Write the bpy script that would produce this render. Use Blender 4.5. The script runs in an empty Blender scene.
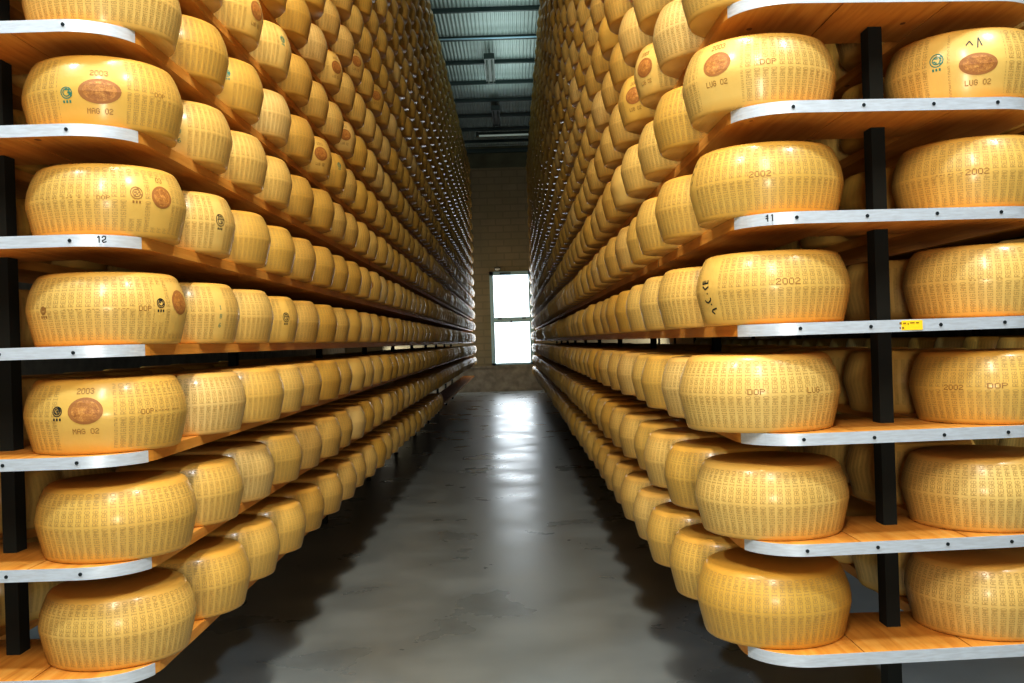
import bpy, bmesh, math, random
from mathutils import Matrix, Vector
random.seed(7)
PI = math.pi
scene = bpy.context.scene
COL = scene.collection
FPX, EYE, ROLL = 968.0, 1.36, 0.032      # focal length in pixels (1024 wide), eye height, small camera roll

# ------------------------------------------------------------------ helpers
def mesh(name, verts, faces, mats, fmat=None, smooth=False):
    me = bpy.data.meshes.new(name)
    me.from_pydata(verts, [], faces)
    for m in mats: me.materials.append(m)
    if fmat is not None: me.polygons.foreach_set('material_index', fmat)
    if smooth is True: me.polygons.foreach_set('use_smooth', [True]*len(faces))
    elif smooth: me.polygons.foreach_set('use_smooth', smooth)
    me.update()
    return me

def link(name, me, parent=None, **props):
    o = bpy.data.objects.new(name, me)
    COL.objects.link(o)
    if parent: o.parent = parent
    for k, v in props.items(): o[k] = v
    return o

class MB:
    def __init__(s): s.v, s.f, s.m = [], [], []
    def quad(s, a, b, c, d, m=0):
        n = len(s.v); s.v += [a, b, c, d]; s.f.append((n, n+1, n+2, n+3)); s.m.append(m)
    def box(s, x0, x1, y0, y1, z0, z1, m=0):
        n = len(s.v)
        s.v += [(x, y, z) for z in (z0, z1) for y in (y0, y1) for x in (x0, x1)]
        for f in ((0,2,3,1),(4,5,7,6),(0,1,5,4),(2,6,7,3),(0,4,6,2),(1,3,7,5)):
            s.f.append(tuple(n+i for i in f)); s.m.append(m)
    def prism(s, pts, z0, z1, m=0):           # pts counter-clockwise from above
        n = len(s.v); k = len(pts)
        s.v += [(x, y, z0) for x, y in pts] + [(x, y, z1) for x, y in pts]
        s.f.append(tuple(n+i for i in reversed(range(k)))); s.m.append(m)
        s.f.append(tuple(n+k+i for i in range(k))); s.m.append(m)
        for i in range(k):
            j = (i+1) % k
            s.f.append((n+i, n+j, n+k+j, n+k+i)); s.m.append(m)
    def cyl(s, c, axis, r, h, seg=12, m=0):
        c = Vector(c); q = Vector(axis).to_track_quat('Z', 'Y')
        n = len(s.v)
        for t in (0, h):
            for i in range(seg):
                a = 2*PI*i/seg
                s.v.append(tuple(c + q @ Vector((r*math.cos(a), r*math.sin(a), t))))
        s.f.append(tuple(n+i for i in reversed(range(seg)))); s.m.append(m)
        s.f.append(tuple(n+seg+i for i in range(seg))); s.m.append(m)
        for i in range(seg):
            j = (i+1) % seg
            s.f.append((n+i, n+j, n+seg+j, n+seg+i)); s.m.append(m)
    def build(s, name, mats, parent=None, smooth=False, **props):
        return link(name, mesh(name, s.v, s.f, mats, s.m, smooth), parent, **props)

# ------------------------------------------------------------------ materials
class NT:
    def __init__(s, name):
        s.mat = bpy.data.materials.new(name); s.mat.use_nodes = True
        s.t = s.mat.node_tree; s.n = s.t.nodes; s.b = s.n['Principled BSDF']
    def add(s, typ, **kw):
        nd = s.n.new(typ)
        for k, v in kw.items():
            if k in nd.inputs: nd.inputs[k].default_value = v
            else: setattr(nd, k, v)
        return nd
    def l(s, a, b): s.t.links.new(a, b)
    def ramp(s, fac, stops):
        r = s.n.new('ShaderNodeValToRGB'); e = r.color_ramp.elements
        e[0].position, e[0].color = stops[0][0], (*stops[0][1], 1)
        e[1].position, e[1].color = stops[-1][0], (*stops[-1][1], 1)
        for p, c in stops[1:-1]:
            x = e.new(p); x.color = (*c, 1)
        s.l(fac, r.inputs['Fac']); return r.outputs['Color']
    def mix(s, fac, a, b, blend='MIX'):
        m = s.n.new('ShaderNodeMix'); m.data_type = 'RGBA'; m.blend_type = blend
        for v, i in ((fac, 0), (a, 6), (b, 7)):
            if isinstance(v, bpy.types.NodeSocket): s.l(v, m.inputs[i])
            else: m.inputs[i].default_value = v if i == 0 else (*v, 1)
        return m.outputs[2]
    def math(s, op, a, b=0.0):
        m = s.n.new('ShaderNodeMath'); m.operation = op
        for v, i in ((a, 0), (b, 1)):
            if isinstance(v, bpy.types.NodeSocket): s.l(v, m.inputs[i])
            else: m.inputs[i].default_value = v
        return m.outputs[0]
    def bump(s, h, strength, dist=.01):
        b = s.add('ShaderNodeBump', Strength=strength, Distance=dist)
        s.l(h, b.inputs['Height']); s.l(b.outputs[0], s.b.inputs['Normal'])

def plain(name, col, rough=.5, metal=0, noise=0, scale=20):
    k = NT(name); k.b.inputs['Roughness'].default_value = rough; k.b.inputs['Metallic'].default_value = metal
    if noise:
        tc = k.add('ShaderNodeTexCoord'); nz = k.add('ShaderNodeTexNoise', Scale=scale, Detail=4.0)
        k.l(tc.outputs['Object'], nz.inputs['Vector'])
        k.l(k.ramp(nz.outputs[0], [(.3, tuple(c*(1-noise) for c in col)), (.7, tuple(min(1, c*(1+noise)) for c in col))]), k.b.inputs['Base Color'])
    else: k.b.inputs['Base Color'].default_value = (*col, 1)
    return k.mat

def rind_material(name, stripes):
    k = NT(name)
    tc = k.add('ShaderNodeTexCoord'); at = k.add('ShaderNodeAttribute', attribute_name='tint')
    oi = k.add('ShaderNodeObjectInfo')
    rnd = k.math('FRACT', k.math('ADD', oi.outputs['Random'], at.outputs['Fac']))
    base = k.ramp(rnd, [(0, (.64, .40, .08)), (.3, (.74, .51, .15)), (.55, (.78, .57, .20)), (.8, (.68, .44, .10)), (1, (.82, .64, .29))])
    nz = k.add('ShaderNodeTexNoise', Scale=7.0, Detail=5.0); k.l(tc.outputs['Object'], nz.inputs['Vector'])
    base = k.mix(k.math('MULTIPLY', nz.outputs[0], .5), base, (.62, .33, .04))
    uv = k.add('ShaderNodeSeparateXYZ'); k.l(tc.outputs['UV'], uv.inputs[0])
    # darker, oilier rind near the two rims
    e = k.math('ABSOLUTE', k.math('SUBTRACT', uv.outputs[1], .5))
    e = k.math('MAXIMUM', k.math('MULTIPLY', k.math('SUBTRACT', e, .33), 3.2), 0.0)
    base = k.mix(k.math('MINIMUM', k.math('MULTIPLY', e, 1.1), .6), base, (.62, .30, .035))
    if stripes:
        u = k.math('MULTIPLY', uv.outputs[0], 60.0*2*PI)
        sn = k.math('GREATER_THAN', k.math('SINE', u), -.1)
        n2 = k.add('ShaderNodeTexNoise', Scale=150.0, Detail=1.0); k.l(tc.outputs['Object'], n2.inputs['Vector'])
        n3 = k.add('ShaderNodeTexNoise', Scale=5.0, Detail=1.0); k.l(tc.outputs['Object'], n3.inputs['Vector'])
        inb = k.math('LESS_THAN', k.math('ABSOLUTE', k.math('SUBTRACT', uv.outputs[1], .5)), .36)
        f = k.math('MULTIPLY', k.math('MULTIPLY', sn, inb), k.math('MULTIPLY', n3.outputs[0], n2.outputs[0]))
        base = k.mix(k.math('MULTIPLY', f, 1.0), base, (.36, .20, .04))
    k.l(base, k.b.inputs['Base Color'])
    k.b.inputs['Roughness'].default_value = .42
    k.b.inputs['Specular IOR Level'].default_value = .4
    k.b.inputs['Coat Weight'].default_value = .35; k.b.inputs['Coat Roughness'].default_value = .2
    nb = k.add('ShaderNodeTexNoise', Scale=28.0, Detail=3.0); k.l(tc.outputs['Object'], nb.inputs['Vector'])
    k.bump(nb.outputs[0], .12, .01)
    return k.mat

RIND = rind_material('rind_wax_near', False)
RIND_FAR = rind_material('rind_wax_far', True)
INK = plain('embossed_dots', (.45, .285, .085), .5)
EMBOSS = plain('embossed_date', (.33, .16, .035), .55)
BLACKINK = plain('black_marker', (.015, .02, .018), .5)
GREENINK = plain('green_ink', (.05, .22, .15), .5)
def brand_mat():
    k = NT('fire_brand'); tc = k.add('ShaderNodeTexCoord')
    nz = k.add('ShaderNodeTexNoise', Scale=70.0, Detail=4.0, Roughness=.8); k.l(tc.outputs['Object'], nz.inputs['Vector'])
    k.l(k.ramp(nz.outputs[0], [(.36, (.30, .11, .022)), (.55, (.50, .22, .045)), (.72, (.68, .38, .10))]), k.b.inputs['Base Color'])
    k.b.inputs['Roughness'].default_value = .5; k.bump(nz.outputs[0], .5, .004); return k.mat
BRAND = brand_mat()
BRANDDARK = plain('fire_brand_dark', (.36, .15, .035), .6)

def wood_mat():
    k = NT('pine_board'); tc = k.add('ShaderNodeTexCoord'); mp = k.add('ShaderNodeMapping')
    mp.inputs['Scale'].default_value = (16, 1.1, 16); k.l(tc.outputs['Object'], mp.inputs[0])
    nz = k.add('ShaderNodeTexNoise', Scale=3.0, Detail=6.0, Distortion=.6); k.l(mp.outputs[0], nz.inputs['Vector'])
    c = k.ramp(nz.outputs[0], [(.28, (.58, .22, .026)), (.5, (.74, .33, .05)), (.75, (.84, .44, .10))])
    n2 = k.add('ShaderNodeTexNoise', Scale=2.2, Detail=2.0); k.l(tc.outputs['Object'], n2.inputs['Vector'])
    c = k.mix(k.math('MULTIPLY', n2.outputs[0], .4), c, (.46, .17, .03))
    vo = k.add('ShaderNodeTexVoronoi', Scale=1.0); m2 = k.add('ShaderNodeMapping'); m2.inputs['Scale'].default_value = (6, 4, 2)
    k.l(tc.outputs['Object'], m2.inputs[0]); k.l(m2.outputs[0], vo.inputs['Vector'])
    c = k.mix(k.math('LESS_THAN', vo.outputs['Distance'], .055), c, (.2, .06, .012))
    k.l(c, k.b.inputs['Base Color']); k.b.inputs['Roughness'].default_value = .5
    k.bump(nz.outputs[0], .12, .004); return k.mat
WOOD = wood_mat()
def strip_mat():
    k = NT('galvanised_strip'); tc = k.add('ShaderNodeTexCoord'); mp = k.add('ShaderNodeMapping')
    mp.inputs['Scale'].default_value = (9, 9, 60); k.l(tc.outputs['Object'], mp.inputs[0])
    nz = k.add('ShaderNodeTexNoise', Scale=3.0, Detail=4.0); k.l(mp.outputs[0], nz.inputs['Vector'])
    k.l(k.ramp(nz.outputs[0], [(.3, (.58, .62, .66)), (.65, (.68, .74, .80))]), k.b.inputs['Base Color'])
    k.b.inputs['Metallic'].default_value = .35; k.b.inputs['Roughness'].default_value = .42; return k.mat
STRIP = strip_mat()
STEEL = plain('dark_green_steel', (.003, .006, .004), .8, 0, .3, 8)
SCREW = plain('screw_head', (.03, .04, .045), .4, .6)
YELLOW = plain('sticker_yellow', (.95, .62, .02), .5)
FRAME = plain('window_frame_aluminium', (.45, .70, .85), .45)
DARK = plain('dark_fitting', (.02, .03, .03), .5)
LAMPBODY = plain('lamp_body_grey', (.05, .075, .06), .5, 0, .2, 10)
LAMPEND = plain('lamp_end_dark', (.01, .03, .025), .5)
PURLIN = plain('purlin_paint', (.012, .045, .04), .5)
WHITEP = plain('white_plastic', (.8, .8, .72), .4)

def block_wall():
    k = NT('concrete_block_wall'); tc = k.add('ShaderNodeTexCoord'); sp = k.add('ShaderNodeSeparateXYZ'); cb = k.add('ShaderNodeCombineXYZ')
    k.l(tc.outputs['Object'], sp.inputs[0]); k.l(k.math('ADD', sp.outputs[0], sp.outputs[1]), cb.inputs[0]); k.l(sp.outputs[2], cb.inputs[1])
    br = k.add('ShaderNodeTexBrick', Scale=1.0); k.l(cb.outputs[0], br.inputs['Vector'])
    br.inputs['Brick Width'].default_value = .42; br.inputs['Row Height'].default_value = .19; br.inputs['Mortar Size'].default_value = .02
    br.inputs['Color1'].default_value = (.33, .29, .18, 1); br.inputs['Color2'].default_value = (.38, .32, .21, 1); br.inputs['Mortar'].default_value = (.29, .25, .16, 1)
    nz = k.add('ShaderNodeTexNoise', Scale=3.0, Detail=6.0); k.l(tc.outputs['Object'], nz.inputs['Vector'])
    k.l(k.mix(k.math('MULTIPLY', nz.outputs[0], .5), br.outputs['Color'], (.15, .15, .09)), k.b.inputs['Base Color'])
    k.b.inputs['Roughness'].default_value = .85; return k.mat
BLOCK = block_wall()
CONC = plain('cast_concrete', (.33, .30, .24), .85, 0, .25, 6)
RINGBEAM = plain('ring_beam_concrete', (.13, .14, .085), .85, 0, .25, 3)
def floor_mat():
    k = NT('polished_concrete'); tc = k.add('ShaderNodeTexCoord')
    nz = k.add('ShaderNodeTexNoise', Scale=1.7, Detail=7.0); k.l(tc.outputs['Object'], nz.inputs['Vector'])
    k.l(k.ramp(nz.outputs[0], [(.3, (.17, .19, .19)), (.7, (.28, .31, .31))]), k.b.inputs['Base Color'])
    k.l(k.ramp(nz.outputs[0], [(.3, (.24,)*3), (.7, (.38,)*3)]), k.b.inputs['Roughness'])
    k.b.inputs['Specular IOR Level'].default_value = .8
    return k.mat
FLOOR = floor_mat()
def ceil_mat():
    k = NT('corrugated_metal'); tc = k.add('ShaderNodeTexCoord')
    mp = k.add('ShaderNodeMapping'); mp.inputs['Scale'].default_value = (.3, 1.4, 1); k.l(tc.outputs['Object'], mp.inputs[0])
    nz = k.add('ShaderNodeTexNoise', Scale=1.2, Detail=5.0); k.l(mp.outputs[0], nz.inputs['Vector'])
    k.l(k.ramp(nz.outputs[0], [(.3, (.30, .39, .37)), (.7, (.48, .58, .56))]), k.b.inputs['Base Color'])
    k.b.inputs['Metallic'].default_value = .2; k.b.inputs['Roughness'].default_value = .45; return k.mat
CEIL = ceil_mat()
def emis(name, col, s):
    k = NT(name); k.b.inputs['Base Color'].default_value = (*col, 1)
    k.b.inputs['Emission Color'].default_value = (*col, 1); k.b.inputs['Emission Strength'].default_value = s; return k.mat
DAYGLASS = emis('frosted_daylight_pane', (.86, .94, 1.0), 2.4)
TUBE_ON = emis('fluorescent_tube_lit', (.85, .97, 1.0), 4.0)
TUBE_DIM = emis('fluorescent_tube_faint', (.8, .95, .85), .16)

# ------------------------------------------------------------------ dot font
FONT = {'P':'11110 10001 10001 11110 10000 10000 10000','A':'01110 10001 10001 11111 10001 10001 10001','R':'11110 10001 10001 11110 10100 10010 10001',
'M':'10001 11011 10101 10101 10001 10001 10001','I':'01110 00100 00100 00100 00100 00100 01110','G':'01110 10001 10000 10111 10001 10001 01110',
'N':'10001 11001 10101 10011 10001 10001 10001','O':'01110 10001 10001 10001 10001 10001 01110','E':'11111 10000 10000 11110 10000 10000 11111',
'D':'11110 10001 10001 10001 10001 10001 11110','L':'10000 10000 10000 10000 10000 10000 11111','U':'10001 10001 10001 10001 10001 10001 01110',
'0':'01110 10001 10001 10001 10001 10001 01110','2':'01110 10001 00001 00110 01000 10000 11111','3':'01110 10001 00001 00110 00001 10001 01110',
'1':'00100 01100 00100 00100 00100 00100 01110','6':'00110 01000 10000 11110 10001 10001 01110','7':'11111 00001 00010 00100 00100 00100 00100',
'8':'01110 10001 10001 01110 10001 10001 01110','-':'00000 00000 00000 11111 00000 00000 00000',' ':'00000 '*7}
def glyph(ch):
    for r, row in enumerate(FONT[ch].split()):
        for c, b in enumerate(row):
            if b == '1': yield c, 6-r

# ------------------------------------------------------------------ cheese wheel
R0, WH = .22, .205
PROF = [(.0, .0), (.1925, .0), (.197, .002), (.200, .010), (.206, .035), (.213, .064), (.2195, .095), (.2195, .112), (.214, .142), (.205, .168), (.195, .19), (.188, .199), (.178, .204), (.0, .205)]
def rad(z):
    for (r0, z0), (r1, z1) in zip(PROF[1:], PROF[2:]):
        if z <= z1: return r0+(r1-r0)*(z-z0)/(z1-z0) if z1 > z0 else r1
    return .18
def wheel_arrays(seg, prof):
    v, f, uv = [], [], []
    k = len(prof)-2
    v.append((0, 0, prof[0][1])); v.append((0, 0, prof[-1][1]))
    for i in range(seg):
        a = 2*PI*i/seg
        for r, z in prof[1:-1]: v.append((r*math.sin(a), -r*math.cos(a), z))
    for i in range(seg):
        j = (i+1) % seg; a, b = 2+i*k, 2+j*k; u0, u1 = i/seg, (i+1)/seg
        f.append((0, b, a)); uv += [(u0, 0)]*3
        f.append((1, a+k-1, b+k-1)); uv += [(u0, 1)]*3
        for q in range(k-1):
            f.append((a+q, b+q, b+q+1, a+q+1))
            z0, z1 = prof[1+q][1]/WH, prof[2+q][1]/WH
            uv += [(u0, z0), (u1, z0), (u1, z1), (u0, z1)]
    return v, f, uv

class Wheel:
    """one rind with its dotted lettering and marks, phi measured from -Y towards +X, z from the base"""
    def __init__(s, seg=96):
        s.v, s.f, s.uv = wheel_arrays(seg, PROF); s.m = [0]*len(s.f); s.sm = [True]*len(s.f)
        s.keep = []                          # (phi, half width, z0, z1) free of lettering
    def pt(s, phi, z, off):
        r = rad(z)+off; return (r*math.sin(phi), -r*math.cos(phi), z)
    def poly(s, pts, m, off=.0008):          # pts in (phi, z)
        n = len(s.v); s.v += [s.pt(p, z, off) for p, z in pts]
        s.f.append(tuple(range(n, n+len(pts)))); s.m.append(m); s.sm.append(False); s.uv += [(0, .5)]*len(pts)
    def rect(s, phi0, z0, x0, x1, t0, t1, m, off=.0008):
        s.poly([(phi0+x0/R0, z0+t0), (phi0+x1/R0, z0+t0), (phi0+x1/R0, z0+t1), (phi0+x0/R0, z0+t1)], m, off)
    def clear(s, phi, z):
        for p, w, a, b in s.keep:
            d = (phi-p+PI) % (2*PI)-PI
            if abs(d) < w and a < z < b: return False
        return True
    def lettering(s, cols=60):
        for c in range(cols):
            phi = 2*PI*(c+.5)/cols
            for word, zc in (('PARMIGIANO', .016), ('REGGIANO', .107)):
                u = .085/(len(word)*6)
                for i, ch in enumerate(word):
                    for gx, gy in glyph(ch):
                        zz = zc+(i*6+gx)*u; pp = phi-(gy-3)*.0022/R0
                        if s.clear(pp, zz): s.rect(pp, zz, -.00095, .00095, -u*.46, u*.46, 1, .0005)
    def text(s, phi, z, txt, ux, uy, m=2, fat=1.0):
        w = len(txt)*6*ux
        s.keep.append((phi, w*.52/R0, z-4.5*uy, z+4.5*uy))
        for i, ch in enumerate(txt):
            for gx, gy in glyph(ch):
                s.rect(phi, z, -w/2+(i*6+gx)*ux, -w/2+(i*6+gx+fat)*ux, (gy-3.5)*uy, (gy-3.5+fat)*uy, m)
    def stroke(s, phi, z, pts, wd, m=3):      # polyline in metres
        for (ax, ay), (bx, by) in zip(pts, pts[1:]):
            L = math.hypot(bx-ax, by-ay) or 1e-6; nx, ny = -(by-ay)/L*wd/2, (bx-ax)/L*wd/2
            s.poly([(phi+(ax-nx)/R0, z+ay-ny), (phi+(bx-nx)/R0, z+by-ny), (phi+(bx+nx)/R0, z+by+ny), (phi+(ax+nx)/R0, z+ay+ny)], m, .001)
    def oval(s, phi, z, a=.055, b=.034, top='2003', bot='LUG 02'):
        rings, seg = 5, 30
        for q in range(rings):
            for i in range(seg):
                t0, t1 = 2*PI*i/seg, 2*PI*(i+1)/seg
                r0, r1 = q/rings, (q+1)/rings
                P = lambda r, t: (phi+a*r*math.cos(t)/R0, z+b*r*math.sin(t))
                s.poly([P(r0, t0), P(r1, t0), P(r1, t1), P(r0, t1)], 5 if q < rings-1 else 4)
        for row, w in ((.4, .6), (-.05, .8), (-.5, .6)):
            s.text(phi, z+row*b, 'PARMIGIANO' if row > 0 else ('REGGIANO' if row < -.1 else '--------'), a*w*2/60, b*.3/7, 5 if False else 4)
        if top: s.text(phi, z+b+.017, top, .0021, .0022)
        if bot: s.text(phi, z-b-.019, bot, .0020, .0021)
    def stamp(s, phi, z, m=6, r=.015):
        rng = random.Random(int((phi+9)*1000)+m)
        for rr in (r, r*.62):
            pts = [(rr*math.cos(t*2*PI/16), rr*math.sin(t*2*PI/16)) for t in range(17)]
            s.stroke(phi, z, pts, .0026, m)
        for _ in range(9):
            x, y = rng.uniform(-r*.7, r*.7), rng.uniform(-r*.7, r*.7); s.rect(phi, z, x, x+.006, y, y+.0035, m)
        for q in range(3): s.rect(phi, z-r-.012, -.012+q*.009, -.007+q*.009, 0, .007, m)
    def band(s, phi0, phi1, z=.103):
        n = int((phi1-phi0)*R0/.011); rng = random.Random(3)
        for i in range(n):
            if rng.random() < .65: s.rect(phi0+(phi1-phi0)*i/n, z, 0, rng.uniform(.003, .008), -.0008, .0008, 2)
    def mesh(s, name='cheese_wheel'):
        me = mesh(name, s.v, s.f, [RIND, INK, EMBOSS, BLACKINK, BRANDDARK, BRAND, GREENINK], s.m, s.sm)
        lay = me.uv_layers.new(name='UVMap'); lay.data.foreach_set('uv', [c for p in s.uv for c in p]); return me

def keep_oval(w, phi): w.keep.append((phi, .33, 0, .3))

# ------------------------------------------------------------------ layout: measured relative to the camera axis (eye at z = EYE)
YF = 2.616                                    # front edge of the racks
LEV = {0: .0095, 1: .311, 2: .611, 3: .893}
def lev(n):
    if n in LEV: return LEV[n]
    return .893+.295*(n-3) if n > 3 else .0095+.30*n
TH = .032
NTOP, NBOT, NCOL, STEP = 15, -4, 50, .4615
ROWS = list(range(NBOT+1, NTOP+1))
RACKS = {'left': dict(edge=-1.03, sgn=-1, aisle=-1.18, back=-1.79), 'right': dict(edge=.63, sgn=1, aisle=.75, back=1.36),
         'far_right': dict(edge=3.13, sgn=1, aisle=3.28, back=3.89)}
def shift(rk, n, i):                          # small offsets towards the aisle read from the photograph: (dx, scale)
    if rk == 'right':
        if i < 0: return {2: .0, 1: .015, 0: .04, -1: .05}.get(n, .02), 1
        if i == 0: return {1: .012, 0: .022, -1: -.028}.get(n, 0), {-1: 1.05}.get(n, 1)
        return -.022, 1
    if rk == 'left':
        if i <= 0: return {0: -.008, -1: -.02}.get(n, 0), {-1: 1.015}.get(n, 1)
        if n == -1: return {1: .04, 2: .07, 3: .04}.get(i, .03), 1
        return .022, 1
    return 0, 1
def wy(i): return YF+.243+STEP*i
def rz(rk, n): return lev(n)+(.014 if rk == 'right' and n >= 3 else 0)     # the right rack's upper shelves sit a touch higher
def wz(n, rk='left'): return EYE+rz(rk, n)+TH/2

def proj(x, y, z):                            # point to pixel, only used to tell which wheel a mark belongs on
    a, b = FPX*x/y, FPX*(z-EYE)/y
    c, s = math.cos(ROLL), math.sin(ROLL)
    return 512+a*c-b*s, 341.5-(a*s+b*c)
def seat(rack, n, i, px, py):                 # (phi, height) on a wheel's side of a mark seen in the photograph
    X, Y = RACKS[rack]['aisle' if i >= 0 else 'back']+shift(rack, n, i)[0], wy(max(i, 0)); best = None
    base = math.atan2(-X, Y)
    for a in range(-95, 96, 1):
        phi = base+math.radians(a)
        for q in range(2, 40):
            z = q*.005; r = rad(z)
            u, v = proj(X+r*math.sin(phi), Y-r*math.cos(phi), wz(n, rack)+z)
            e = (u-px)**2+(v-py)**2
            if best is None or e < best[0]: best = (e, phi, z)
    return best[1], best[2]
def find(rack, px, py):
    best = None
    for n in ROWS:
        for i in range(0, 26):
            X, Y = RACKS[rack]['aisle'], wy(i); base = math.atan2(-X, Y); s = -RACKS[rack]['sgn']
            phi = base+s*math.radians(35); u, v = proj(X+.22*math.sin(phi), Y-.22*math.cos(phi), wz(n)+.1)
            e = math.hypot(u-px, v-py)/(FPX*.2/Y)
            if best is None or e < best[0]: best = (e, n, i)
    return best[1], best[2]

# ------------------------------------------------------------------ special wheels at the near end (marks as in the photograph)
special = {}                                  # (rack, n, i) -> (mesh, look words)
def near(rack, n, i, look, fn):
    w = Wheel(); fn(w, lambda px, py: seat(rack, n, i, px, py)); w.lettering(); special[(rack, n, i)] = (w.mesh(), look)
def L2(w, P):
    p, z = P(99, 91); keep_oval(w, p); w.oval(p, z, .056, .034, '2003', 'MAG 02'); q, zz = P(67, 93); w.keep.append((q, .12, 0, .3)); w.stamp(q, zz)
    d, zd = P(160, 95); w.text(d, .105, 'DOP', .0022, .0018)
near('left', 2, 0, 'cheese wheel with a long oval brand and a green stamp', L2)
def L1(w, P):
    p, z = P(162, 197); w.keep.append((p, .18, .03, .17)); w.oval(p, z, .036, .032, '03', ''); q, zz = P(137, 193); w.keep.append((q, .1, .05, .17)); w.stamp(q, zz, 2, .017)
    d, zd = P(112, 199); w.text(d-.1, .103, 'DOP', .002, .0015); w.band(d-.9, d-.25)
near('left', 1, 0, 'cheese wheel with a round brand and a grey stamp', L1)
def L0(w, P):
    q, zz = P(161, 303); p, z = P(180, 303); w.oval(p, z, .045, .036, '', ''); w.keep.append((p, .22, .03, .18)); w.keep.append((q, .09, .06, .17)); w.stamp(q, zz, 3, .013)
    d, zd = P(146, 308); w.text(d, zd, 'DOP', .0022, .0021); w.band(d-1.0, d-.14, zd-.001); g, zg = P(43, 311); w.stamp(g, zg, 2, .010)
near('left', 0, 0, 'cheese wheel reading DOP with a black stamp and a brand at its edge', L0)
def Lm1(w, P):
    p, z = P(86, 412); keep_oval(w, p); w.oval(p, z, .046, .036, '2003', 'MAG 02'); q, zz = P(58, 412); w.stamp(q, zz, 3, .013)
    d, zd = P(147, 411); w.text(d, zd, 'DOP', .0022, .0021); w.band(d+.1, d+.6, zd)
near('left', -1, 0, 'cheese wheel with a brown oval brand and black stamp reading DOP', Lm1)
def R2(w, P):
    p, z = P(716, 65); keep_oval(w, p); w.oval(p, z, .045, .034, '2003', 'LUG 02'); d, zd = P(769, 62); w.text(d, zd, 'DOP', .0026, .0022)
near('right', 2, 0, 'cheese wheel with a faded oval brand reading 2003 and LUG 02', R2)
def R1(w, P):
    d, zd = P(760, 173); w.text(d, zd, '2002', .0026, .0024); q, zz = P(694, 175); w.keep.append((q, .16, 0, .3))
    for (a, b), (c, e) in (((190, 90), (218, 62)), ((162, 182), (192, 163)), ((186, 262), (165, 300))):
        w.stroke(q, zz, [((a-180)*.00024, (175-b)*.00024), ((c-180)*.00024, (175-e)*.00024)], .005)
near('right', 1, 0, 'cheese wheel reading 2002 with three black dashes on its side', R1)
def R0_(w, P):
    d, zd = P(789, 282); w.text(d, zd, '2002', .0029, .0026); q, zz = P(708, 296); w.keep.append((q, .22, 0, .3))
    k = .00026
    for pl in ([(190, 155), (190, 190)], [(205, 150), (205, 185)], [(222, 150), (222, 185)], [(245, 150), (245, 185)], [(190, 188), (250, 180)], [(195, 215), (222, 250), (255, 222)],
               [(238, 292), (244, 304)], [(262, 345), (262, 372), (235, 400), (210, 385), (208, 365)], [(255, 415), (265, 424)], [(298, 465), (262, 478), (252, 500), (275, 525)]):
        w.stroke(q, zz, [((x-240)*k*2.1, (330-y)*k) for x, y in pl], .0045)
near('right', 0, 0, 'cheese wheel reading 2002 with black handwriting down its side', R0_)
def Rm1(w, P):
    d, zd = P(757, 394); w.text(d, zd, 'DOP', .0026, .0022); d, zd = P(811, 391); w.text(d, zd, 'LUG', .0024, .0022)
near('right', -1, 0, 'wide cheese wheel reading DOP and LUG with dotted columns', Rm1)
def B2(w, P):
    q, zz = P(939, 60); w.keep.append((q, .12, 0, .3)); w.stamp(q, zz, 6, .018); p, z = P(981, 63); keep_oval(w, p); w.oval(p, z, .05, .03, '', 'LUG 02')
    w.stroke(p, z+.055, [(-.03, 0), (-.02, .012), (-.012, -.002)], .003); w.stroke(p, z+.055, [(0, -.01), (.004, .02), (.012, -.005)], .003)
near('right', 2, -1, 'cheese wheel with green stamp and scorched brand on the outer side', B2)
def B1(w, P):
    d, zd = P(980, 171); w.text(d, zd, '2002', .0026, .0024); w.band(d-.5, d-.15, zd)
near('right', 1, -1, 'cheese wheel reading 2002 on the outer side of the rack', B1)
def B0(w, P): w.band(0, .5); w.band(-.6, -.2)
near('right', 0, -1, 'plain dotted cheese wheel on the outer side above the yellow sticker', B0)
def Bm1(w, P):
    d, zd = P(955, 388); w.text(d, zd, '2002', .0024, .0021); d, zd = P(1000, 386); w.text(d, zd, 'DOP', .003, .0022)
near('right', -1, -1, 'cheese wheel reading 2002 and DOP on the outer side', Bm1)

def variant(kind):
    w = Wheel(64)
    if kind == 'oval': w.keep.append((0, .3, 0, .3)); w.oval(0, .105, .05, .036)
    if kind == 'green': w.keep.append((0, .12, 0, .3)); w.stamp(0, .13, 6, .015)
    if kind == 'black': w.keep.append((0, .12, 0, .3)); w.stamp(0, .11, 3, .02)
    if kind == 'ink':
        w.keep.append((0, .16, 0, .3))
        for q in range(5): w.stroke(0, .15-.025*q, [(-.006, .004), (.004, -.004), (.006, .005)], .004, 3)
    if kind == 'digits':
        w.keep.append((0, .12, 0, .3)); w.text(0, .12, '1', .002, .002, 6); w.text(0, .09, '8', .002, .002, 6); w.text(0, .06, '6', .002, .002, 6)
    if kind == 'blank': w.keep.append((0, .8, 0, .3))
    w.lettering(); return w.mesh()
VAR = {k: variant(k) for k in ('plain', 'oval', 'green', 'black', 'ink', 'digits', 'blank')}
def far_variant(oval):
    v, f, uv = wheel_arrays(48, PROF); w = Wheel(48); n0 = len(w.f)
    if oval: w.oval(0, .105, .05, .036)
    me = w.mesh(); me.materials[0] = RIND_FAR; return me
FARV = {'plain': far_variant(False), 'oval': far_variant(True)}
for k in ('green', 'black', 'digits', 'ink', 'blank'): FARV[k] = VAR[k]
marks = {}
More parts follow.
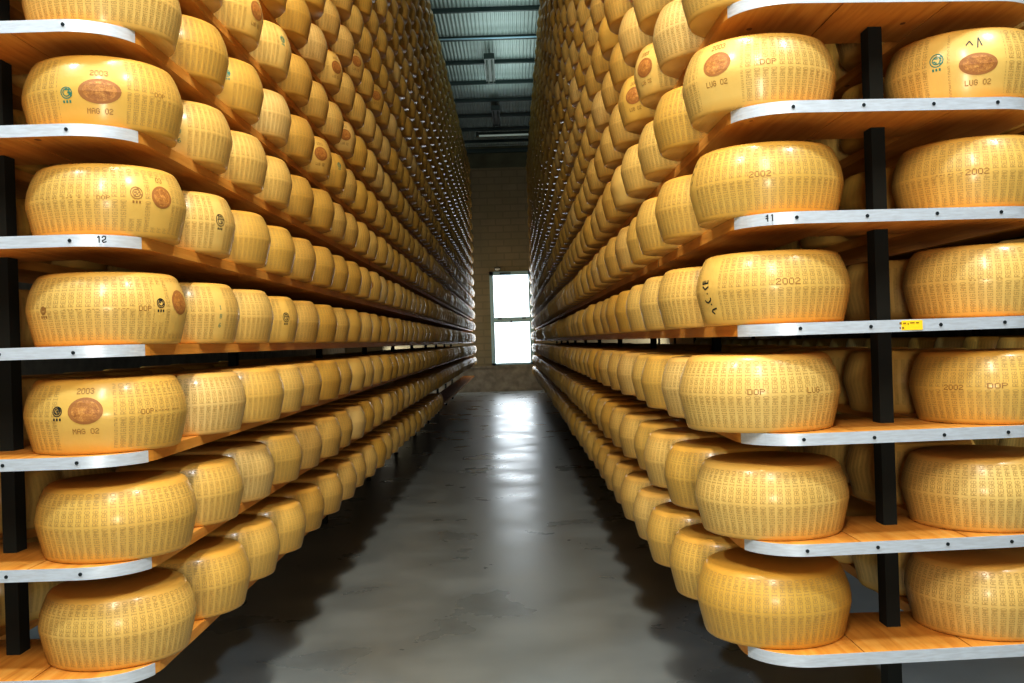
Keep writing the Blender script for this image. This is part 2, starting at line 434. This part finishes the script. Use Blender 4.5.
for rk, kind, pts in (('left', 'oval', [(337, 67), (358, 60), (320, 150), (346, 131), (376, 95), (258, 12), (357, 375), (309, 383), (366, 281), (405, 299)]),
                      ('left', 'green', [(281, 40), (338, 165), (243, 4), (228, 90)]), ('left', 'digits', [(220, 325), (270, 400), (181, 138)]), ('left', 'black', [(285, 313), (222, 220)]),
                      ('right', 'oval', [(643, 69), (635, 95), (611, 368), (613, 311)]), ('right', 'green', [(605, 29)]), ('right', 'ink', [(650, 224)])):
    for px, py in pts:
        n, i = find(rk, px, py)
        if (rk, n, i) not in special and (rk, n, i) not in marks: marks[(rk, n, i)] = (kind, seat(rk, n, i, px, py)[0])
EMPTYROW = lambda rk, n, i: rk == 'left' and n == -3 and wy(i) > 13.2

# ------------------------------------------------------------------ racks
def right_skew(rk): return .06 if rk == 'right' else (0 if rk == 'left' else .0)
def make_rack(rk, label):
    c = RACKS[rk]; e, s = c['edge'], c['sgn']; W = .90; sk = right_skew(rk)
    root = link('storage_rack', None, label=label, category='rack', group='wooden shelf racks along the aisles')
    root.location = (0, 0, 0)
    yend = wy(NCOL-1)+.27
    X = lambda t: e+s*t                       # t = 0 at this aisle's edge, .9 at the far edge
    yf = lambda t: YF+sk*(t-.1)
    R = .17
    def front_outline():                      # from the aisle edge round both corners
        pts = []
        for a in range(0, 91, 9): pts.append((R-R*math.cos(math.radians(a)), R-R*math.sin(math.radians(a))))
        out = [(t, yf(t)+d) for t, d in pts]
        out += [(W-t, yf(W-t)+d) for t, d in reversed(pts)]
        return out
    fo = front_outline()
    zs0 = 0.0
    for n in ROWS:
        zc = EYE+rz(rk, n); z0, z1 = zc-TH/2, zc+TH/2
        m = MB()
        # planks: two run the full length, the short middle ones bridge them at the end
        g = .002
        def clip(t0, t1, yb):
            pts = [(t, y) for t, y in fo if t0-1e-6 <= t <= t1+1e-6]
            def yat(t):
                for (ta, ya), (tb, yb2) in zip(fo, fo[1:]):
                    if ta <= t <= tb and tb > ta: return ya+(yb2-ya)*(t-ta)/(tb-ta)
                return fo[0][1]
            if not pts or pts[0][0] > t0+1e-6: pts.insert(0, (t0, yat(t0)))
            if pts[-1][0] < t1-1e-6: pts.append((t1, yat(t1)))
            pts = pts+[(t1, yb), (t0, yb)]
            P = [(X(t), y) for t, y in pts]
            ar = sum(P[i][0]*P[(i+1) % len(P)][1]-P[(i+1) % len(P)][0]*P[i][1] for i in range(len(P)))
            if ar < 0: P.reverse()
            m.prism(P, z0, z1)
        clip(0, .30-g, yend); clip(.60+g, W, yend); clip(.30+g, .60-g, YF+.385)
        sh = m.build('shelf', [WOOD], root)
        # galvanised strip wrapped round the front edge
        st = MB(); k = .0025
        path = [(X(t), y) for t, y in fo[2:-2]]
        nrm = []
        for i in range(len(path)):
            a, b = path[max(0, i-1)], path[min(len(path)-1, i+1)]
            dx, dy = b[0]-a[0], b[1]-a[1]; L = math.hypot(dx, dy); nx, ny = dy/L, -dx/L
            if ny > 0 or (abs(ny) < .1 and False): nx, ny = -nx, -ny
            nrm.append((nx, ny))
        for i in range(len(path)-1):
            (ax, ay), (bx, by), (na, nb), (ma, mb_) = path[i], path[i+1], nrm[i], nrm[i+1]
            A0, B0_ = (ax+na*0, ay), (bx, by); A1, B1_ = (ax+na*k, ay+nb*k), (bx+ma*k, by+mb_*k)
            q = [A1, B1_] if s > 0 else [B1_, A1]
            st.quad((q[0][0], q[0][1], z0-.001), (q[1][0], q[1][1], z0-.001), (q[1][0], q[1][1], z1+.0003), (q[0][0], q[0][1], z1+.0003))
            P = [A1, B1_, B0_, A0]
            st.quad(*[(x, y, z1+.0003) for x, y in (P if s > 0 else P[::-1])]); st.quad(*[(x, y, z0-.001) for x, y in (P[::-1] if s > 0 else P)])
        if n == 1 and rk != 'far_right':      # handwritten numbers on the strip
            pls = ([[(0, .009), (0, -.009)], [(-.005, .005), (0, .009)], [(.008, .004), (.012, .009), (.018, .007), (.017, 0), (.008, -.004), (.012, -.009), (.02, -.006)]] if rk == 'left'
                   else [[(0, .009), (0, -.010)], [(-.005, .002), (0, .008)], [(-.006, -.002), (.002, -.002)], [(.013, .009), (.013, -.009)], [(.010, .006), (.013, .009)]])
            x0 = -1.105 if rk == 'left' else .70
            y0 = yf(abs(x0-e))-.0035+(.0 if True else 0)
            for pl in pls:
                for (ax, ay), (bx, by) in zip(pl, pl[1:]):
                    L = math.hypot(bx-ax, by-ay); nx, ny = -(by-ay)/L*.0016, (bx-ax)/L*.0016
                    yA = y0+max(0, 0)
                    st.quad((x0+ax-nx, yA, zc+ay-ny), (x0+bx-nx, yA, zc+by-ny), (x0+bx+nx, yA, zc+by+ny), (x0+ax+nx, yA, zc+ay+ny), 1)
        es = st.build('edge_strip', [STRIP, BLACKINK], sh)
        bm = bmesh.new(); bm.from_mesh(es.data); bmesh.ops.remove_doubles(bm, verts=bm.verts, dist=1e-5); bm.to_mesh(es.data); bm.free()
        es.data.polygons.foreach_set('use_smooth', [True]*len(es.data.polygons)); es.data.set_sharp_from_angle(angle=math.radians(35))
        if -2 <= n <= 4 and rk != 'far_right':
            xs = (.15, .345, .54, .72) if rk == 'right' else (.155, .355, .555, .74)
            for t in xs:
                b = MB(); b.cyl((X(t), yf(t)-.0015, zc+random.uniform(-.002, .002)), (0, -1, 0), .0048, .0035, 10); b.build('screw', [SCREW], sh)
            t, yy = fo[4]; b = MB(); b.cyl((X(t+.006), yy-.004, zc), (-s*.6, -.8, 0), .0048, .003, 10); b.build('screw', [SCREW], sh)
        if n == 0 and rk == 'right':
            b = MB(); xx = 1.085; yy = yf(xx-e)-.004; b.box(xx-.033, xx+.033, yy, yy+.0015, zc-.013, zc+.013)
            for (u, w_, zz, h) in ((-.030, .006, .003, .006), (-.030, .003, -.009, .005), (-.023, .005, -.009, .005), (-.020, .008, .004, .004), (-.008, .003, .002, .005), (-.001, .012, .005, .003), (.015, .008, .005, .003)):
                b.box(xx+u, xx+u+w_, yy-.0006, yy, zc+zz, zc+zz+h, 1)
            b.build('sticker', [YELLOW, plain('sticker_print', (.25, .12, .01), .5)], sh, label='yellow sticker on the metal edge')
    ztop = EYE+lev(NTOP)+.30
    k = 0; y = YF+.26
    while y < yend:                            # steel uprights with a cross bearer under every shelf
        b = MB(); xc = X(.465); b.box(xc-.020, xc+.020, y-.03, y+.03, 0, ztop); b.build('post', [STEEL], root)
        k += 1; y += 2.31
    return root
make_rack('left', 'tall pine shelf rack of cheese wheels on the left side of the aisle')
make_rack('right', 'tall pine shelf rack of cheese wheels on the right side of the aisle')
make_rack('far_right', 'third pine rack glimpsed between shelves beyond the right rack')

# ------------------------------------------------------------------ cheese wheels
cand = []
for rk in ('left', 'right'):
    for n in ROWS:
        for i in range(NCOL):
            if EMPTYROW(rk, n, i): continue
            X, Y = RACKS[rk]['aisle'], wy(i)
            u, v = proj(X, Y-.2, wz(n)+.0); u2, v2 = proj(X, Y-.2, wz(n)+WH)
            vis = v > 0 and v2 < 683
            cand.append((-1/Y**2 if vis else 0, i, n, rk))
for n in ROWS:
    u, v = proj(RACKS['right']['back'], wy(0), wz(n)); u2, v2 = proj(0, wy(0), wz(n)+WH)
    if v > -10 and v2 < 683: cand.append((-.2, -1, n, 'right'))
cand.sort()
chosen = cand[:300]
ORD = ['nearest', 'second', 'third', 'fourth', 'fifth', 'sixth', 'seventh', 'eighth', 'ninth', 'tenth', 'eleventh', 'twelfth', 'thirteenth', 'fourteenth', 'fifteenth', 'sixteenth', 'seventeenth', 'eighteenth', 'nineteenth', 'twentieth', 'twenty-first', 'twenty-second', 'twenty-third', 'twenty-fourth']
NUM = ['', 'first', 'second', 'third', 'fourth', 'fifth', 'sixth', 'seventh', 'eighth', 'ninth', 'tenth', 'eleventh', 'twelfth', 'thirteenth', 'fourteenth']
LOOK = {'plain': 'cheese wheel', 'oval': 'oval-branded cheese wheel', 'green': 'green-stamped cheese wheel', 'black': 'black-stamped cheese wheel',
        'ink': 'black-inked cheese wheel', 'digits': 'green-numbered cheese wheel', 'blank': 'smooth cheese wheel'}
def row_phrase(rk, n):
    mk = '12' if rk == 'left' else '11'
    if n == 1: return 'shelf marked %s' % mk
    return '%s shelf %s the one marked %s' % (NUM[abs(n-1)], 'above' if n > 1 else 'below', mk)
used = set(); jit = random.Random(5)
def jitter(rk, n, i):
    r = random.Random(hash((rk == 'left', n, i)) & 0xffff); return r.uniform(-.010, .010), r.uniform(-.006, .006), r.uniform(.985, 1.012), r
for _, i, n, rk in chosen:
    c = RACKS[rk]; used.add((rk, n, i))
    X, Y = (c['aisle'], wy(i)) if i >= 0 else (c['back'], wy(0)+.012)
    jx, jy, sc, r = jitter(rk, n, i)
    if (rk, n, i) in special: me, look = special[(rk, n, i)]; rot = 0; jx = jy = 0; sc = 1
    else:
        kind, rot = 'plain', r.uniform(0, 2*PI)
        if (rk, n, i) in marks: kind, rot = marks[(rk, n, i)]
        elif i > 3 and r.random() < .05: kind = 'blank'; rot = math.atan2(-X, Y)-c['sgn']*.6
        me = (VAR if i < 8 else FARV)[kind]; look = LOOK[kind]
    o = bpy.data.objects.new('cheese_wheel', me); COL.objects.link(o)
    dx, ds = shift(rk, n, i); X += dx; sc *= ds
    o.location = (X+jx, Y+jy, wz(n, rk)+.0005); o.rotation_euler = (0, 0, rot); o.scale = (sc, sc, 1+(sc-1)*1.5 if sc < 1 else sc)
    side = 'outer side of ' if i < 0 else ''
    if (rk, n, i) in special: o['label'] = look+', %s rack' % rk if len(look.split()) < 14 else look
    elif i < 0: o['label'] = 'outer end wheel on the %s, right rack' % row_phrase(rk, n)
    elif i == 0: o['label'] = '%s at near end of %s rack, %s' % (look, rk, row_phrase(rk, n))
    else: o['label'] = '%s %s from near end, %s rack, %s' % (look, ORD[i] , rk, row_phrase(rk, n))
    o['category'] = 'cheese wheel'; o['group'] = 'aged cheese wheels along the aisle racks'

# everything beyond the nearest 300: one object
PF = [PROF[0], PROF[1], PROF[3], (.205, .04), (.2195, .095), (.2195, .112), (.205, .168), (.190, .197), PROF[12], PROF[13]]
import numpy as np
V, F, UV, T = [], [], [], []
def bulk(rk, col, n, i, seg):
    v, f, uv = wheel_arrays(seg, PF)
    c = RACKS[rk]; jx, jy, sc, r = jitter(rk+col, n, i); a = r.uniform(0, 6.28)
    ca, sa = math.cos(a), math.sin(a); x0, y0, z0 = c[col]+jx+(shift(rk, n, 5)[0] if col == 'aisle' else 0), wy(i)+jy, wz(n, rk); b = len(V)
    for x, y, z in v: V.append((x0+sc*(x*ca-y*sa), y0+sc*(x*sa+y*ca), z0+z*sc))
    for q in f: F.append(tuple(b+t for t in q))
    UV.extend(uv); T.extend([r.random()]*len(v))
for rk in ('left', 'right'):
    for n in ROWS:
        for i in range(NCOL):
            if EMPTYROW(rk, n, i): continue
            if (rk, n, i) not in used: bulk(rk, 'aisle', n, i, 32 if i < 26 else 20)
            if not (rk == 'right' and i == 0 and (rk, n, -1) in used): bulk(rk, 'back', n, i, 24 if i < 3 else 12)
for n in ROWS:
    for i in range(0, 30): bulk('far_right', 'aisle', n, i, 20)
me = mesh('cheese_wheels_far', V, F, [RIND_FAR], None, True)
me.uv_layers.new(name='UVMap').data.foreach_set('uv', np.array(UV, dtype=np.float32).ravel())
me.attributes.new('tint', 'FLOAT', 'POINT').data.foreach_set('value', np.array(T, dtype=np.float32))
link('cheese_wheel_stock', me, None, kind='stuff', label='countless further cheese wheels filling both racks towards the far window wall', category='cheese wheels')

# ------------------------------------------------------------------ the room
XL, XR, YB, YWALL, HC = -4.6, 6.2, -9.0, 26.6, EYE+5.36
b = MB(); b.box(XL, XR, YB, YWALL+.3, -.1, 0); b.build('floor', [FLOOR], kind='structure')
# corrugated roof sheet
v, f = [], []; n = int((XR-XL)/.0165)
for i in range(n+1):
    x = XL+(XR-XL)*i/n; z = HC+(.012 if (i//2) % 2 else 0)
    if i % 2: pass
    v += [(x, YB, z), (x, YWALL, z)]
for i in range(n): f.append((2*i, 2*i+1, 2*i+3, 2*i+2))
link('ceiling', mesh('ceiling', v, f, [CEIL]), kind='structure')
for k_, name in ((XL, 'wall_left'), (XR, 'wall_right')):
    b = MB(); b.box(k_-(.2 if k_ < 0 else 0), k_+(.2 if k_ > 0 else 0), YB, YWALL, 0, HC+.05); b.build(name, [CONC], kind='structure')
WX0, WX1, WZ0, WZ1 = -.565, .60, EYE-.635, EYE+1.93
b = MB(); Y0, Y1 = YWALL, YWALL+.3
b.box(XL, WX0, Y0, Y1, EYE-.67, EYE+4.78); b.box(WX1, XR, Y0, Y1, EYE-.67, EYE+4.78); b.box(WX0, WX1, Y0, Y1, WZ1, EYE+4.78)
b.box(XL, XR, Y0, Y1, 0, EYE-.67, 1); b.box(WX0, WX1, Y0, Y1, EYE-.67, WZ0, 1)
b.box(XL, XR, Y0-.03, Y1, EYE-.70, EYE-.655, 1)
b.box(XL, XR, Y0-.06, Y1, EYE+4.78, HC+.05, 2)
b.build('wall_back', [BLOCK, CONC, RINGBEAM], kind='structure')
# window: aluminium frame, transom, two bright panes
b = MB(); fw = .10; ZT = EYE+.60
b.box(WX0, WX0+fw, Y0-.03, Y0+.09, WZ0, WZ1); b.box(WX1-fw, WX1, Y0-.03, Y0+.09, WZ0, WZ1)
b.box(WX0, WX1, Y0-.03, Y0+.09, WZ1-fw, WZ1); b.box(WX0, WX1, Y0-.03, Y0+.09, WZ0, WZ0+.05)
b.box(WX0, WX1, Y0-.035, Y0+.09, ZT-.065, ZT+.065)
win = b.build('window_1', [FRAME], kind='structure')
for z0, z1 in ((WZ0+.05, ZT-.065), (ZT+.065, WZ1-fw)):
    b = MB(); b.box(WX0+fw, WX1-fw, Y0+.03, Y0+.04, z0, z1); b.build('pane', [DAYGLASS], win)
for x in (WX0+.25, WX1-.25):
    b = MB(); b.box(x-.05, x+.05, Y0-.06, Y0-.03, ZT+.02, ZT+.05); b.build('latch', [DARK], win)
b = MB(); b.cyl((0, Y0-.03, ZT-.05), (0, -1, 0), .025, .03); b.build('lock', [DARK], win)
b = MB(); b.box(-.28, .02, Y0-.07, Y0-.03, WZ1-.07, WZ1-.035); b.build('closer', [DARK], win)
sn = link('wall_lamp', None, label='small white oval lamp on the wall above the window', category='lamp'); sn.location = (-.335, Y0, EYE+2.0)
v_, f_ = [], []
b = MB(); b.box(-.08, .08, -.02, 0, -.03, .045); b.build('mount', [DARK], sn)
prof = MB()
for a in range(12):
    for q in range(6):
        def P(a, q): 
            t, p = 2*PI*a/12, PI*q/6; return (.075*math.sin(p)*math.cos(t), -.04-.045*math.cos(p), .04*math.sin(p)*math.sin(t))
        prof.quad(P(a, q), P(a+1, q), P(a+1, q+1), P(a, q+1))
prof.build('diffuser', [WHITEP], sn, smooth=True)

# roof purlins
k = 1
for q in range(-14, 9):
    y = 15.5+1.45*q
    if y < -4 or y > YWALL: continue
    b = MB(); b.box(XL, XR, y-.03, y+.03, HC-.07, HC-.06); b.box(XL, XR, y-.008, y+.008, HC-.06, HC-.012); b.box(XL, XR, y-.03, y+.03, HC-.012, HC-.002)
    b.build('trim_%d' % k, [PURLIN], kind='structure'); k += 1
b = MB(); b.box(XL, XR, 26.3, 26.4, HC-.2, HC-.1); b.build('trim_%d' % k, [PURLIN], kind='structure'); k += 1
def pipe(y, z):
    b = MB(); b.cyl((XL, y, z), (1, 0, 0),   .014, XR-XL, 10)
    me = mesh('conduit_pipe', b.v, b.f, [FRAME], b.m, True); o2 = link('conduit_pipe', me, label='thin metal conduit pipe running across under the corrugated ceiling', category='pipe')
pipe(16.75, HC-.10)

# fluorescent fittings hung under the roof
def fitting(x, y, z, L, lit, label, across=False, mat=None):
    r = link('fluorescent_light', None, label=label, category='light', group='fluorescent lights above the aisle'); r.location = (x, y, z)
    if across: r.rotation_euler = (0, 0, PI/2)
    b = MB(); b.prism([(-.09, 0), (.09, 0), (.09, L), (-.09, L)], .0, .06)
    b.v = [(vx*(.6 if vz > .05 else 1), vy, vz) for vx, vy, vz in b.v]; b.build('housing', [LAMPBODY], r)
    for ya in (-.06, L):
        b = MB(); b.box(-.095, .095, ya, ya+.06, -.03, .07); b.build('end_cap', [LAMPEND], r)
    for sx in (-.045, .045):
        b = MB(); b.cyl((sx, .02, -.015), (0, 1, 0), .014, L-.04, 12); b.build('tube', [mat or (TUBE_ON if lit else LAMPBODY)], r, smooth=True)
    for yy in (.25, L-.25):
        b = MB(); b.box(-.006, .006, yy-.006, yy+.006, .06, HC-z); b.build('hanger', [LAMPEND], r)
FZ = EYE+5.12
fitting(-.27, 12.75, FZ, 1.5, True, 'lit fluorescent light nearest the camera, high above the aisle')
fitting(-.25, 17.45, FZ, 1.6, False, 'unlit fluorescent light in the middle of the row on the ceiling')
fitting(-.2, 21.3, FZ, 1.5, False, 'unlit fluorescent light farthest along the ceiling row')
fitting(.62, 24.3, EYE+5.2, 1.3, True, 'faintly glowing fluorescent light set crosswise near the far wall', True, TUBE_DIM)

# ------------------------------------------------------------------ light
def area(name, loc, size, power, col, aim=None, rot=None):
    L = bpy.data.lights.new(name, 'AREA'); L.shape = 'RECTANGLE'; L.size, L.size_y = size; L.energy = power; L.color = col
    o = bpy.data.objects.new(name, L); COL.objects.link(o); o.location = loc
    if aim is not None: o.rotation_euler = (Vector(aim)-Vector(loc)).to_track_quat('-Z', 'Y').to_euler()
    elif rot: o.rotation_euler = rot
    return o
LC = (1.0, .95, .85)
area('aisle_tubes', (-.2, -1.0, EYE+3.2), (.4, 1.6), 170, LC, aim=(-.2, 5.0, EYE+.3))
area('aisle_tubes', (-.2, 2.2, EYE+4.5), (.3, 1.4), 190, LC, aim=(-.2, 4.4, EYE))
area('side_aisle_lamp', (2.6, .6, EYE+4.5), (.32, .5), 170, (.72, .86, 1.0), aim=(1.2, 2.8, EYE+.3))
area('side_aisle_lamp', (-2.75, .7, EYE+4.3), (.32, .5), 150, (.72, .86, 1.0), aim=(-1.3, 2.8, EYE+.3))
area('flash', (0.1, -.5, EYE-.05), (.4, .3), 33, (1.0, .93, .82), aim=(-.1, 6, EYE+.2))
area('window_daylight', (0, YWALL-.12, EYE+.65), (1.0, 2.4), 24, (.85, .93, 1.0), aim=(0, 0, EYE))
for sx in (-3.4, 4.2): area('end_wall_fill', (sx, 26.0, EYE+.5), (.8, 2.4), 44, (.95, .95, .9), aim=(0, 26.4, EYE-.1))  # unseen side lights, added to brighten the end wall and floor
area('ceiling_fill', (0.0, 17, EYE+4.7), (1.0, 7), 30, (.85, .98, .95), aim=(0, 17.01, 20))  # added light facing up, brightens the roof sheet by bounce only

w = bpy.data.worlds.new('World'); scene.world = w; w.use_nodes = True
w.node_tree.nodes['Background'].inputs[0].default_value = (.95, .78, .52, 1)
w.node_tree.nodes['Background'].inputs[1].default_value = .035

cam = bpy.data.cameras.new('Camera'); cam.sensor_width = 36; cam.lens = FPX/1024*36; cam.clip_end = 100
co = bpy.data.objects.new('Camera', cam); COL.objects.link(co)
co.matrix_world = Matrix.Translation((0, 0, EYE)) @ Matrix.Rotation(PI/2, 4, 'X') @ Matrix.Rotation(-ROLL, 4, 'Z')
scene.camera = co
scene.view_settings.view_transform = 'Standard'
scene.view_settings.look = 'None'
scene.view_settings.exposure = .14
scene.view_settings.gamma = .84
scene.cycles.use_denoising = True
scene.cycles.max_bounces = 6
scene.cycles.diffuse_bounces = 3
